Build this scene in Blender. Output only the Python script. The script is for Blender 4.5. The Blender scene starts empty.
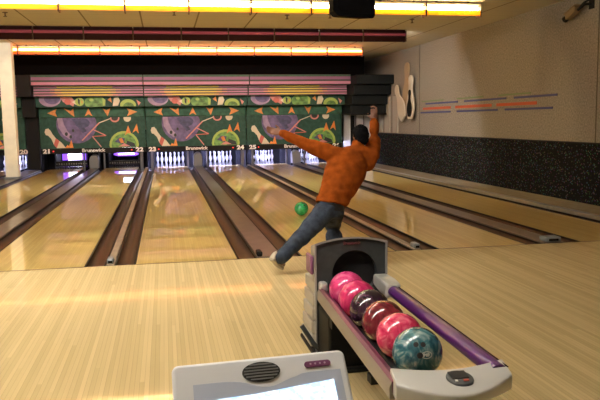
import bpy, bmesh, math, random
from mathutils import Vector, Matrix, noise
random.seed(7)
S = bpy.context.scene
C = S.collection
PI = math.pi

# ---------------------------------------------------------------- materials
def mat(name, col, rough=.5, metal=0., coat=0., emit=None, estr=0., spec=.5, var=0., vscale=20., bump=0.):
    m = bpy.data.materials.new(name); m.use_nodes = True
    nt = m.node_tree; b = nt.nodes['Principled BSDF']
    b.inputs['Base Color'].default_value = (*col, 1)
    b.inputs['Roughness'].default_value = rough
    b.inputs['Metallic'].default_value = metal
    b.inputs['Coat Weight'].default_value = coat
    b.inputs['Coat Roughness'].default_value = .08
    b.inputs['Specular IOR Level'].default_value = spec
    if emit:
        b.inputs['Emission Color'].default_value = (*emit, 1)
        b.inputs['Emission Strength'].default_value = estr
    if var or bump:
        tc = nt.nodes.new('ShaderNodeTexCoord')
        n = nt.nodes.new('ShaderNodeTexNoise'); n.inputs['Scale'].default_value = vscale; n.inputs['Detail'].default_value = 4
        nt.links.new(tc.outputs['Object'], n.inputs['Vector'])
        if var:
            r = nt.nodes.new('ShaderNodeValToRGB')
            r.color_ramp.elements[0].position = .3; r.color_ramp.elements[1].position = .7
            r.color_ramp.elements[0].color = (*[max(0, c*(1-var)) for c in col], 1)
            r.color_ramp.elements[1].color = (*[min(1, c*(1+var)) for c in col], 1)
            nt.links.new(n.outputs['Fac'], r.inputs['Fac']); nt.links.new(r.outputs['Color'], b.inputs['Base Color'])
        if bump:
            bp = nt.nodes.new('ShaderNodeBump'); bp.inputs['Strength'].default_value = bump; bp.inputs['Distance'].default_value = .01
            nt.links.new(n.outputs['Fac'], bp.inputs['Height']); nt.links.new(bp.outputs['Normal'], b.inputs['Normal'])
    return m

def math_node(nt, op, a, b=None):
    n = nt.nodes.new('ShaderNodeMath'); n.operation = op
    for i, v in enumerate((a, b)):
        if v is None: continue
        if isinstance(v, (int, float)): n.inputs[i].default_value = v
        else: nt.links.new(v, n.inputs[i])
    return n.outputs[0]

def board_mat(name, dark, light, rough, width=.0271, coat=0., length=2.4, groove=.5, crough=.05, spec=.3):
    """Narrow boards running along Y, each with its own tone, thin dark seams."""
    m = bpy.data.materials.new(name); m.use_nodes = True
    nt = m.node_tree; b = nt.nodes['Principled BSDF']; L = nt.links
    tc = nt.nodes.new('ShaderNodeTexCoord'); sp = nt.nodes.new('ShaderNodeSeparateXYZ')
    L.new(tc.outputs['Object'], sp.inputs[0])
    bx = math_node(nt, 'DIVIDE', sp.outputs[0], width)
    idx = math_node(nt, 'FLOOR', bx)
    wn0 = nt.nodes.new('ShaderNodeTexWhiteNoise'); wn0.noise_dimensions = '1D'; L.new(idx, wn0.inputs['W'])
    yy = math_node(nt, 'FLOOR', math_node(nt, 'ADD', math_node(nt, 'DIVIDE', sp.outputs[1], length), math_node(nt, 'MULTIPLY', wn0.outputs['Value'], 7.)))
    cb = nt.nodes.new('ShaderNodeCombineXYZ'); L.new(idx, cb.inputs[0]); L.new(yy, cb.inputs[1])
    wn = nt.nodes.new('ShaderNodeTexWhiteNoise'); wn.noise_dimensions = '2D'; L.new(cb.outputs[0], wn.inputs['Vector'])
    st = nt.nodes.new('ShaderNodeCombineXYZ')
    L.new(math_node(nt, 'MULTIPLY', sp.outputs[0], 60.), st.inputs[0]); L.new(math_node(nt, 'MULTIPLY', sp.outputs[1], 1.6), st.inputs[1])
    gn = nt.nodes.new('ShaderNodeTexNoise'); gn.inputs['Scale'].default_value = 1.; gn.inputs['Detail'].default_value = 3; L.new(st.outputs[0], gn.inputs['Vector'])
    f = math_node(nt, 'ADD', math_node(nt, 'MULTIPLY', wn.outputs['Value'], .62), math_node(nt, 'MULTIPLY', gn.outputs['Fac'], .42))
    r = nt.nodes.new('ShaderNodeValToRGB')
    r.color_ramp.elements[0].position = .1; r.color_ramp.elements[1].position = .95
    r.color_ramp.elements[0].color = (*dark, 1); r.color_ramp.elements[1].color = (*light, 1)
    L.new(f, r.inputs['Fac'])
    fr = math_node(nt, 'FRACT', bx)
    seam = math_node(nt, 'LESS_THAN', fr, .07)
    mx = nt.nodes.new('ShaderNodeMixRGB'); mx.blend_type = 'MULTIPLY'
    mx.inputs['Color2'].default_value = (1-groove, 1-groove*1.05, 1-groove*1.1, 1)
    L.new(seam, mx.inputs['Fac']); L.new(r.outputs['Color'], mx.inputs['Color1'])
    L.new(mx.outputs[0], b.inputs['Base Color'])
    b.inputs['Roughness'].default_value = rough
    b.inputs['Coat Weight'].default_value = coat; b.inputs['Coat Roughness'].default_value = crough
    b.inputs['Specular IOR Level'].default_value = spec
    return m

def speckle_mat(name):
    m = bpy.data.materials.new(name); m.use_nodes = True
    nt = m.node_tree; b = nt.nodes['Principled BSDF']; L = nt.links
    tc = nt.nodes.new('ShaderNodeTexCoord')
    v = nt.nodes.new('ShaderNodeTexVoronoi'); v.inputs['Scale'].default_value = 24.
    L.new(tc.outputs['Object'], v.inputs['Vector'])
    r = nt.nodes.new('ShaderNodeValToRGB'); r.color_ramp.interpolation = 'CONSTANT'
    r.color_ramp.elements[0].color = (1, 1, 1, 1); r.color_ramp.elements[1].position = .31; r.color_ramp.elements[1].color = (0, 0, 0, 1)
    L.new(v.outputs['Distance'], r.inputs['Fac'])
    hs = nt.nodes.new('ShaderNodeHueSaturation'); hs.inputs['Saturation'].default_value = .75; hs.inputs['Value'].default_value = .17
    L.new(v.outputs['Color'], hs.inputs['Color'])
    mx = nt.nodes.new('ShaderNodeMixRGB'); mx.inputs['Color1'].default_value = (.012, .012, .013, 1)
    L.new(r.outputs['Color'], mx.inputs['Fac']); L.new(hs.outputs['Color'], mx.inputs['Color2'])
    L.new(mx.outputs[0], b.inputs['Base Color']); b.inputs['Roughness'].default_value = .95; b.inputs['Specular IOR Level'].default_value = .1
    return m

def marble_mat(name, a, b_, c, scale=9., rough=.08):
    m = bpy.data.materials.new(name); m.use_nodes = True
    nt = m.node_tree; b = nt.nodes['Principled BSDF']; L = nt.links
    tc = nt.nodes.new('ShaderNodeTexCoord')
    n = nt.nodes.new('ShaderNodeTexNoise'); n.inputs['Scale'].default_value = scale; n.inputs['Detail'].default_value = 6; n.inputs['Distortion'].default_value = 2.5
    L.new(tc.outputs['Object'], n.inputs['Vector'])
    r = nt.nodes.new('ShaderNodeValToRGB')
    r.color_ramp.elements[0].position = .32; r.color_ramp.elements[0].color = (*a, 1)
    r.color_ramp.elements[1].position = .7; r.color_ramp.elements[1].color = (*c, 1)
    e = r.color_ramp.elements.new(.5); e.color = (*b_, 1)
    L.new(n.outputs['Fac'], r.inputs['Fac']); L.new(r.outputs['Color'], b.inputs['Base Color'])
    b.inputs['Roughness'].default_value = rough; b.inputs['Coat Weight'].default_value = .6; b.inputs['Coat Roughness'].default_value = .03
    return m

def tile_mat(name, col, line, tx, ty, ox=0.):
    m = bpy.data.materials.new(name); m.use_nodes = True
    nt = m.node_tree; b = nt.nodes['Principled BSDF']; L = nt.links
    tc = nt.nodes.new('ShaderNodeTexCoord'); sp = nt.nodes.new('ShaderNodeSeparateXYZ'); L.new(tc.outputs['Object'], sp.inputs[0])
    fx = math_node(nt, 'FRACT', math_node(nt, 'DIVIDE', math_node(nt, 'ADD', sp.outputs[0], 100*tx-ox), tx))
    fy = math_node(nt, 'FRACT', math_node(nt, 'DIVIDE', math_node(nt, 'ADD', sp.outputs[1], 50.), ty))
    a = math_node(nt, 'LESS_THAN', fx, .03); c = math_node(nt, 'MULTIPLY', math_node(nt, 'LESS_THAN', fy, .03), .35)
    f = math_node(nt, 'MAXIMUM', a, c)
    n = nt.nodes.new('ShaderNodeTexNoise'); n.inputs['Scale'].default_value = 90.; L.new(tc.outputs['Object'], n.inputs['Vector'])
    hs = nt.nodes.new('ShaderNodeMixRGB'); hs.inputs['Color1'].default_value = (*[k*.88 for k in col], 1); hs.inputs['Color2'].default_value = (*[min(1, k*1.1) for k in col], 1)
    L.new(n.outputs['Fac'], hs.inputs['Fac'])
    mx = nt.nodes.new('ShaderNodeMixRGB'); mx.inputs['Color2'].default_value = (*line, 1)
    L.new(f, mx.inputs['Fac']); L.new(hs.outputs[0], mx.inputs['Color1']); L.new(mx.outputs[0], b.inputs['Base Color'])
    b.inputs['Roughness'].default_value = .9
    return m

M = {}
M['approach'] = board_mat('approach boards', (.50, .385, .190), (.67, .53, .275), .6, .0271, coat=.27, groove=.3, crough=.05, spec=.15, length=4.)
M['lane'] = board_mat('lane boards', (.64, .455, .135), (.80, .60, .21), .35, .0271, coat=.9, groove=.25, crough=.025)
M['gutter'] = mat('gutter plastic', (.034, .015, .009), .35, coat=.08, spec=.3, var=.3, vscale=6)
M['gutter_dark'] = mat('gutter lip', (.004, .004, .0045), .5, spec=.2)
M['cap'] = mat('division cap', (.125, .10, .085), .28, coat=.2, var=.25, vscale=5)
M['cap_pale'] = mat('pale division cap', (.30, .24, .17), .35, var=.2, vscale=5)
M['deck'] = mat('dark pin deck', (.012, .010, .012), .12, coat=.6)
M['subfloor'] = mat('subfloor', (.02, .018, .016), .9)
M['ceiling'] = tile_mat('ceiling tiles', (.56, .53, .43), (.20, .17, .12), 1.14, .61, -.592)
M['wall'] = mat('woven wall cloth', (.275, .25, .215), .95, var=.3, vscale=30, bump=.3)
M['wall_pale'] = mat('pale wall board', (.42, .40, .35), .8)
M['wall_line'] = mat('panel joint', (.10, .085, .065), .9)
M['speckle'] = speckle_mat('speckled carpet')
M['aisle'] = mat('aisle floor', (.30, .26, .19), .6, var=.15, vscale=8)
M['rail'] = mat('rail metal', (.42, .42, .44), .3, metal=.7)
M['white_wall'] = mat('pale grey wall', (.78, .78, .78), .8, var=.05)
M['cream'] = mat('cream paint', (.70, .64, .50), .45, var=.08, vscale=4)
M['black'] = mat('black paint', (.004, .0045, .005), .6, spec=.25)
M['black_step'] = mat('black panel', (.006, .009, .0105), .6, spec=.2)
M['black_cloth'] = mat('black cloth', (.003, .0028, .003), .95, spec=.05)
M['pitblue'] = mat('dark pit', (.005, .005, .009), .8, spec=.2)
M['grey'] = mat('grey moulding', (.16, .165, .17), .5)
M['post'] = mat('pale post', (.09, .095, .11), .5)
M['green'] = mat('mask green', (.026, .080, .060), .5, spec=.2, var=.25, vscale=8)
M['green2'] = mat('mask light green', (.038, .115, .075), .5, spec=.2, var=.25, vscale=8)
M['pink'] = mat('stripe pink', (.42, .19, .30), .5)
M['purple'] = mat('stripe purple', (.20, .09, .20), .5)
M['yellow'] = mat('stripe yellow', (.62, .50, .09), .5)
M['gold'] = mat('stripe orange pink', (.62, .30, .16), .5)
M['groove'] = mat('mask groove', (.045, .05, .05), .6)
M['ball_purple'] = mat('art purple', (.13, .10, .24), .5, var=.35, vscale=6)
M['ball_deep'] = mat('art deep blue', (.055, .06, .15), .5, var=.4, vscale=9)
M['ball_lilac'] = mat('art lilac', (.32, .24, .40), .5, var=.2, vscale=6)
M['ball_green'] = mat('art lime', (.13, .30, .07), .5, var=.5, vscale=9)
M['ball_lime'] = mat('art bright lime', (.34, .50, .10), .5)
M['orange'] = mat('art orange', (.72, .26, .05), .5, var=.2, vscale=14)
M['red'] = mat('art red', (.55, .13, .10), .5)
M['coral'] = mat('art coral', (.60, .24, .22), .5)
M['bone'] = mat('art bone white', (.66, .62, .48), .5)
M['hole'] = mat('art dark', (.02, .03, .03), .5)
M['pin'] = mat('pin white', (.85, .85, .88), .25, coat=.5)
M['sign_white'] = mat('sign white', (.85, .84, .80), .5)
M['led'] = mat('red led', (.5, .02, .02), .4, emit=(1, .05, .04), estr=.8)
M['maroon'] = mat('fixture maroon', (.022, .004, .011), .7, spec=.2)
M['tube_off'] = mat('unlit plum sleeve', (.36, .09, .24), .5, spec=.25)
M['clip'] = mat('fixture clip', (.05, .02, .02), .5)
M['housing_y'] = mat('yellow fixture board', (.72, .40, .06), .5)
M['housing_o'] = mat('orange fixture board', (.72, .28, .10), .5)
M['housing_w'] = mat('white fixture board', (.7, .66, .56), .5)
def translucent(name, col, k=.65):
    m = bpy.data.materials.new(name); m.use_nodes = True
    nt = m.node_tree; b = nt.nodes['Principled BSDF']; b.inputs['Base Color'].default_value = (*col, 1); b.inputs['Roughness'].default_value = .4
    tr = nt.nodes.new('ShaderNodeBsdfTranslucent'); tr.inputs['Color'].default_value = (*col, 1)
    mx = nt.nodes.new('ShaderNodeMixShader'); mx.inputs[0].default_value = k
    out = nt.nodes['Material Output']
    nt.links.new(b.outputs[0], mx.inputs[1]); nt.links.new(tr.outputs[0], mx.inputs[2]); nt.links.new(mx.outputs[0], out.inputs['Surface'])
    return m
M['housing_y'] = translucent('yellow translucent valance', (.98, .60, .10))
M['housing_o'] = translucent('orange translucent valance', (.98, .42, .12))
M['tube_p'] = mat('added white tube', (.9, .85, .8), .4, emit=(1, .91, .80), estr=92)  # for the hidden tubes added behind the plum valances
M['tube_y'] = mat('lit yellow sleeve', (.9, .7, .2), .4, emit=(1, .72, .33), estr=19)
M['tube_o'] = mat('lit orange sleeve', (.9, .5, .2), .4, emit=(1, .31, .07), estr=8)
M['tube_w'] = mat('added warm tube', (.9, .8, .6), .4, emit=(1, .95, .89), estr=46)  # for the two unseen rows added to light the approach
M['tube_v'] = mat('lit violet tube', (.5, .4, .9), .4, emit=(.60, .60, 1), estr=520)
M['lamp_white'] = mat('lit white lens', (.9, .9, 1), .4, emit=(.85, .85, 1), estr=4.5)
M['glow_purple'] = mat('painted pit glow', (.4, .2, .9), .4, emit=(.22, .07, .75), estr=.9)  # stands in for purple light falling on the pit back
M['rake'] = mat('rake board', (.03, .025, .025), .5)
M['rake_mark'] = mat('rake marks', (.45, .40, .34), .5)
M['hood'] = mat('hood charcoal', (.045, .050, .052), .5, spec=.3, var=.1, vscale=30)
M['hood_ink'] = mat('hood lettering', (.13, .035, .035), .5)
M['hood_rim'] = mat('hood grey rim', (.33, .32, .30), .4)
M['hood_side'] = mat('hood pale side', (.42, .38, .31), .45)
M['tunnel'] = mat('tunnel black', (.004, .004, .005), .8)
M['rail_purple'] = mat('purple rail', (.075, .010, .125), .3, coat=.3)
M['rail_pink'] = mat('plum rail', (.17, .055, .095), .4, coat=.1, spec=.3)
M['rail_edge'] = mat('rail grey edge', (.26, .23, .20), .35, metal=.3)
M['lip'] = mat('lip pale grey', (.52, .51, .48), .3, coat=.3)
M['pad'] = mat('pad grey', (.07, .075, .075), .4)
M['pad_btn'] = mat('pad button', (.03, .03, .032), .4)
M['pad_red'] = mat('pad red mark', (.5, .08, .05), .4)
M['console'] = mat('console pale grey', (.74, .74, .75), .4, coat=.1)
M['console_blue'] = mat('console recess', (.47, .51, .62), .4)
M['grille'] = mat('grille black', (.02, .02, .02), .5)
M['grille_bar'] = mat('grille slat', (.22, .22, .22), .4)
M['plum'] = mat('plum button', (.19, .055, .14), .35)
M['plum_dot'] = mat('plum button mark', (.55, .40, .50), .35)
M['screen'] = None
M['jacket'] = mat('rust fleece', (.245, .052, .006), .95, spec=.08, var=.25, vscale=14, bump=.35)
M['jean'] = mat('slate denim', (.045, .056, .080), .9, spec=.1, var=.3, vscale=22, bump=.25)
M['skin'] = mat('skin', (.19, .08, .048), .5)
M['hair'] = mat('black hair', (.004, .004, .0045), .9, bump=.3, vscale=60, spec=.1)
M['shoe_tan'] = mat('shoe pale leather', (.55, .48, .36), .5)
M['shoe_red'] = mat('shoe dark red', (.13, .025, .025), .5)
M['shoe_sole'] = mat('shoe sole', (.42, .35, .25), .6)
M['belt'] = mat('black belt', (.015, .014, .014), .5)
M['eye'] = mat('eye', (.5, .5, .48), .2)
M['lipskin'] = mat('mouth', (.22, .07, .05), .5)
M['green_ball'] = marble_mat('green ball', (.01, .16, .05), (.02, .34, .10), (.04, .45, .16), 8)
M['pink_ball'] = marble_mat('pink ball', (.42, .01, .07), (.72, .03, .17), (.80, .10, .26), 7)
M['pink_ball2'] = marble_mat('bright pink ball', (.55, .02, .12), (.80, .06, .26), (.86, .16, .36), 9)
M['plum_ball'] = marble_mat('black plum ball', (.012, .006, .012), (.035, .013, .03), (.10, .03, .07), 7)
M['wine_ball'] = marble_mat('wine ball', (.07, .005, .012), (.16, .012, .024), (.26, .03, .04), 7)
M['red_pink'] = marble_mat('crimson pink ball', (.50, .012, .06), (.74, .05, .14), (.85, .2, .28), 13)
M['teal_ball'] = marble_mat('teal ball', (.012, .065, .10), (.045, .165, .20), (.34, .44, .42), 12, .2)
M['hole_dark'] = mat('finger hole', (.004, .004, .005), .6)
M['emblem'] = mat('ball emblem', (.62, .66, .62), .4)
M['blue_stripe'] = mat('wall stripe blue', (.055, .065, .20), .6)
M['green_stripe'] = mat('wall stripe pale green', (.16, .24, .11), .7)
M['orange_stripe'] = mat('wall stripe orange', (.50, .085, .035), .6)
M['foul_line'] = mat('foul line', (.10, .055, .03), .4)
M['arrow'] = mat('lane arrow', (.12, .055, .025), .3)
M['sensor'] = mat('sensor grey', (.22, .25, .27), .3, coat=.4)
M['tan_pin'] = mat('tan pin', (.42, .31, .19), .6)
M['ivory_pin'] = mat('ivory pin', (.66, .61, .50), .5)
M['cam_body'] = mat('camera tan', (.30, .20, .10), .5)

# ---------------------------------------------------------------- mesh helpers
class MB:
    def __init__(s): s.bm = bmesh.new()
    def _tag(s, faces, mi):
        for f in faces: f.material_index = mi
    def box(s, x0, x1, y0, y1, z0, z1, mi=0):
        vs = [s.bm.verts.new((x, y, z)) for z in (z0, z1) for y in (y0, y1) for x in (x0, x1)]
        fs = [s.bm.faces.new([vs[i] for i in q]) for q in ((0, 2, 3, 1), (4, 5, 7, 6), (0, 1, 5, 4), (2, 6, 7, 3), (0, 4, 6, 2), (1, 3, 7, 5))]
        s._tag(fs, mi); return s
    def prism(s, loop_a, loop_b, mi=0, caps=True, mi_a=None):
        a = [s.bm.verts.new(p) for p in loop_a]; b = [s.bm.verts.new(p) for p in loop_b]; n = len(a)
        fs = [s.bm.faces.new((a[i], a[(i+1) % n], b[(i+1) % n], b[i])) for i in range(n)]
        s._tag(fs, mi)
        if caps:
            fa = s.bm.faces.new(a[::-1]); fb = s.bm.faces.new(b)
            fa.material_index = mi if mi_a is None else mi_a; fb.material_index = mi
        return s
    def loft(s, rings, mi=0, cap=True, close=True):
        vr = [[s.bm.verts.new(p) for p in r] for r in rings]; n = len(vr[0])
        for a, b in zip(vr, vr[1:]):
            for i in range(n if close else n-1):
                s.bm.faces.new((a[i], a[(i+1) % n], b[(i+1) % n], b[i])).material_index = mi
        if cap and close:
            s.bm.faces.new(vr[0][::-1]).material_index = mi; s.bm.faces.new(vr[-1]).material_index = mi
        return s
    def tube(s, pts, rad, n=12, mi=0, sq=None, ref=None):
        pts = [Vector(p) for p in pts]
        if not isinstance(rad, (list, tuple)): rad = [rad]*len(pts)
        rings = []
        for i, p in enumerate(pts):
            d = (pts[min(i+1, len(pts)-1)] - pts[max(i-1, 0)]).normalized()
            rf = Vector(ref) if ref else (Vector((0, 0, 1)) if abs(d.z) < .9 else Vector((0, 1, 0)))
            u = d.cross(rf).normalized(); v = u.cross(d).normalized()
            k = sq if sq else 1
            rings.append([p + u*rad[i]*math.cos(2*PI*j/n) + v*rad[i]*k*math.sin(2*PI*j/n) for j in range(n)])
        return s.loft(rings, mi)
    def lathe(s, prof, n=24, mi=0, o=(0, 0, 0)):
        rings = [[(o[0]+r*math.cos(2*PI*j/n), o[1]+r*math.sin(2*PI*j/n), o[2]+z) for j in range(n)] for r, z in prof]
        return s.loft(rings, mi)
    def ell(s, c, r, n=24, mi=0, rot=None):
        ret = bmesh.ops.create_uvsphere(s.bm, u_segments=n, v_segments=max(8, n//2), radius=1)
        R = rot if rot else Matrix.Identity(3)
        for v in ret['verts']:
            v.co = R @ Vector((v.co.x*r[0], v.co.y*r[1], v.co.z*r[2])) + Vector(c)
        for v in ret['verts']:
            for f in v.link_faces: f.material_index = mi
        return s
    def capsule(s, pts, rads, n=14, mi=0):
        pts = [Vector(p) for p in pts]
        s.tube(pts, list(rads), n, mi)
        for p, r in zip(pts, rads): s.ell(p, (r, r, r), n, mi)
        return s
    def build(s, name, mats, parent=None, origin=None, smooth=False, bevel=0., seg=2):
        if not isinstance(mats, (list, tuple)): mats = [mats]
        bm = s.bm
        bmesh.ops.recalc_face_normals(bm, faces=bm.faces)
        o0 = Vector(origin) if origin is not None else (Vector(parent['_o']) if parent is not None and '_o' in parent else Vector((0, 0, 0)))
        for v in bm.verts: v.co -= o0
        me = bpy.data.meshes.new(name); bm.to_mesh(me); bm.free()
        for m in mats: me.materials.append(M[m])
        if smooth:
            for p in me.polygons: p.use_smooth = True
            try: me.set_sharp_from_angle(angle=math.radians(38))
            except Exception: pass
        ob = bpy.data.objects.new(name, me); C.objects.link(ob)
        if parent is not None: ob.parent = parent
        elif origin is not None: ob.location = o0
        if bevel:
            b = ob.modifiers.new('bevel', 'BEVEL'); b.width = bevel; b.segments = seg; b.limit_method = 'ANGLE'; b.angle_limit = math.radians(35)
        return ob

def pieces(name, m, parent, boxes, **k):
    return [MB().box(*b_).build(name, m, parent, **k) for b_ in boxes]

def tag(o, label, cat, group=None):
    o['label'] = label; o['category'] = cat
    if group: o['group'] = group
    return o
def thing(name, label, cat, loc=(0, 0, 0), group=None, rz=0.):
    o = bpy.data.objects.new(name, None); C.objects.link(o); o.location = loc; o.rotation_euler = (0, 0, rz)
    o.empty_display_size = .1
    o['_o'] = loc
    return tag(o, label, cat, group)
def local(name, label, cat, loc=(0, 0, 0), group=None, rz=0.):
    o = thing(name, label, cat, loc, group, rz); o['_o'] = (0, 0, 0); return o
def struct(name, mb, mats, **k):
    o = mb.build(name, mats, **k); o['kind'] = 'structure'; return o
def dup(root, loc, label, group=None):
    r = root.copy(); C.objects.link(r); r.location = loc; r['label'] = label
    if group: r['group'] = group
    for ch in root.children:
        c = ch.copy(); C.objects.link(c); c.parent = r
        for g in ch.children:
            d = g.copy(); C.objects.link(d); d.parent = c
    return r
def text_mesh(name, body, size, mname, parent, loc, rot=(PI/2, 0, 0), sx=1., bold=0.):
    cu = bpy.data.curves.new(name, 'FONT'); cu.body = body; cu.size = size; cu.align_x = 'CENTER'; cu.align_y = 'CENTER'
    cu.extrude = .004; cu.offset = bold
    t = bpy.data.objects.new(name, cu); C.objects.link(t)
    me = bpy.data.meshes.new_from_object(t); bpy.data.objects.remove(t); bpy.data.curves.remove(cu)
    me.name = name
    me.materials.clear(); me.materials.append(M[mname])
    o = bpy.data.objects.new(name, me); C.objects.link(o); o.parent = parent
    o.location = Vector(loc) - Vector(parent['_o']); o.rotation_euler = rot; o.scale = (sx, 1, 1)
    return o

# ---------------------------------------------------------------- lane layout (metres; lanes run along +Y, foul line at Y = 0)
LW = 1.054; GN = .522; GW = .707
lane_x = {23: 0.}
lane_x[24] = lane_x[23]+LW+GW; lane_x[25] = lane_x[24]+LW+GN; lane_x[26] = lane_x[25]+LW+GW
lane_x[22] = -LW-GN; lane_x[21] = lane_x[22]-LW-GW; lane_x[20] = lane_x[21]-LW-.92; lane_x[19] = lane_x[20]-LW-GW
H = LW/2
WX = 7.2          # right wall
CZ = 3.60         # ceiling
MY = 16.5         # front of the masking units

# ---------------------------------------------------------------- setting
struct('floor', MB().box(-9, WX, -10, 0, -.12, 0), 'approach')
struct('floor_subfloor', MB().box(-9, WX+.1, 0, 20.4, -.2, -.12), 'subfloor')
for n, cx in sorted(lane_x.items()):
    mb = MB(); mb.box(cx-H, cx+H, 0, 16.45, -.12, 0)
    o = struct('floor_lane', mb, 'lane')
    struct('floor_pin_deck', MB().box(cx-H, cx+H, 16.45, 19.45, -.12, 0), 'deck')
fl = MB()
for cx in lane_x.values(): fl.box(cx-H, cx+H, -.012, .012, -.01, .0012)
struct('trim_1', fl, 'foul_line')
struct('floor_aisle', MB().box(5.94, WX, 0, 20, -.12, -.09), 'aisle')
struct('ceiling', MB().box(-9, WX+.1, -10, 20.4, CZ, CZ+.1), 'ceiling')
w = MB(); w.box(WX, WX+.15, -10, 20.4, -.2, CZ)
struct('wall_right', w, 'wall')
w = MB()
for y in (12.4, 3.75, -4.9): w.box(WX-.006, WX, y-.012, y+.012, 1.0, CZ)
struct('trim_2', w, 'wall_line')
struct('wall_right_wainscot', MB().box(WX-.03, WX, -10, 17.0, -.09, .975), 'speckle')
struct('trim_3', MB().box(WX-.04, WX, -10, 17.0, .975, 1.0), 'black')
struct('wall_left', MB().box(-9.15, -9, -10, 20.4, -.2, CZ), 'wall')
struct('wall_back', MB().box(-9, WX, 20.3, 20.45, -.2, CZ), 'wall')
struct('wall_front', MB().box(-9, WX, -10.15, -10, -.2, CZ), 'wall')
struct('wall_pin_end', MB().box(6.1, WX, 17.0, 17.12, -.12, 1.64), 'white_wall')
struct('trim_4', MB().box(6.33, 6.47, 16.96, 17.0, -.06, 1.61), 'black')
struct('trim_5', MB().box(6.50, 6.54, 16.97, 17.0, -.06, 1.61).box(6.80, 6.83, 16.97, 17.0, -.06, 1.61), 'grey')
w = MB()
for y0, y1 in ((15.95, 16.25), (15.1, 15.6), (14.3, 14.75)): w.box(WX-.05, WX, y0, y1, 1.02, 2.2)
struct('trim_6', w, 'wall_pale')
# black bulkhead over the pin end
struct('wall_bulkhead', MB().box(-9, 6.42, 15.5, 15.62, 2.85, CZ-.045), 'black_cloth')

# pillar
pil = thing('square_pillar', 'cream painted square pillar standing between the lanes at the far left', 'pillar', (-4.225, 12.6, .0125))
MB().box(-4.385, -4.065, 12.5, 12.8, .0125, CZ).build('shaft', 'cream', pil, bevel=.012)
MB().box(-4.43, -4.02, 12.46, 12.84, .0125, .07).build('base_shoe', 'grey', pil, bevel=.01)

# ---------------------------------------------------------------- gutters and division caps
def gutter(x0, x1, label, y1=16.15):
    g = thing('gutter', label, 'gutter', (x0, 0, -.12), 'ball gutters beside the lanes')
    cx = (x0+x1)/2; r = (x1-x0)/2-.012
    prof = [(x0, 0.0), (x0+.012, 0.0)]
    inner = [(cx - r*math.cos(t), -.012 - .078*math.sin(t)) for t in [PI*i/10 for i in range(11)]]
    top = [(x0+.002, -.004)] + inner + [(x1-.002, -.004)]
    bot = [(x1-.002, -.119), (x0+.002, -.119)]
    loop = top + bot
    MB().prism([(x, 0.002, z) for x, z in loop], [(x, y1, z) for x, z in loop]).build('channel', 'gutter', g, smooth=True)
    pieces('edge_strip', 'gutter_dark', g, ((x0+.001, x0+.022, .001, y1, -.02, .001), (x1-.022, x1-.001, .001, y1, -.02, .001)))
    return g
def division(x0, x1, label, m, y1=16.15):
    c = thing('division_cap', label, 'capping', (x0, 0, -.12), 'caps between the gutters')
    MB().box(x0, x1, .003, y1, -.119, .012).build('cap_board', m, c, bevel=.008)
    return c
gaps = [(19, 20), (20, 21), (21, 22), (22, 23), (23, 24), (24, 25), (25, 26)]
GWD = .222
for a, b in gaps:
    xa = lane_x[a]+H; xb = lane_x[b]-H
    gutter(xa, xa+GWD, 'dark brown gutter along the right edge of lane %d' % a)
    gutter(xb-GWD, xb, 'dark brown gutter along the left edge of lane %d' % b)
    wide = (a, b) in ((19, 20), (21, 22), (23, 24), (25, 26))
    if (a, b) == (20, 21):
        division(xa+GWD, xb-GWD, 'broad grey cap strip with the cream pillar on it', 'cap')
    else:
        division(xa+GWD, xb-GWD, ('broad brown ball return cap between lanes %d and %d' if wide else 'thin pale dividing strip between the gutters of lanes %d and %d') % (a, b), 'cap' if wide else 'cap_pale')
xr = lane_x[26]+H
gutter(xr, xr+.16, 'dark gutter along the right edge of lane 26 by the wall aisle')
rl = thing('edge_rail', 'grey metal rail between lane 26 and the wall aisle', 'rail', (xr+.16, 0, -.12))
MB().box(xr+.16, xr+.31, -.4+.4, 16.9, -.119, .05).build('rail_body', 'aisle', rl)
MB().box(xr+.161, xr+.24, 0.001, 16.9, .0505, .062).build('metal_strip', 'rail', rl)
# foul sensors at cap ends
def sensor(x, w, y, label, m):
    t = thing('foul_sensor', label, 'sensor', (x, y, 0.012), 'foul line sensors')
    MB().box(x-w/2, x+w/2, y, y+.16, .0125, .07).build('sensor_case', m, t, bevel=.018, seg=3)
    MB().box(x-w*.3, x+w*.3, y-.004, y+.01, .025, .05).build('lens', 'gutter_dark', t)
def midgap(a, b): return (lane_x[a]+lane_x[b])/2
sensor(midgap(22, 23), .07, .01, 'small grey foul sensor at the end of the strip left of lane 23', 'sensor')
sensor(midgap(24, 25), .07, .01, 'small grey foul sensor just right of the ball return hood, left of lane 25', 'sensor')
sensor(midgap(25, 26), .2, .01, 'wide grey foul sensor block at the gutter end left of lane 26', 'sensor')
sensor(midgap(23, 24)-.11, .06, .01, "small black foul sensor beside the bowler's trailing shoe", 'black')
# lane arrows
for n, cx in sorted(lane_x.items()):
    if n == 19: continue
    mb = MB()
    for k in (-4, -3, -2, -1, 1, 2, 3, 4):
        x = cx + k*.105; y = 4.7-.05*abs(k)
        c8 = [(x+.012*math.cos(PI*i/5), y+.045*math.sin(PI*i/5)) for i in range(10)]
        mb.prism([(p[0], p[1], -.001) for p in c8], [(p[0], p[1], .001) for p in c8])
    tr = struct('trim_%d' % (n-10), mb, 'arrow')

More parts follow.
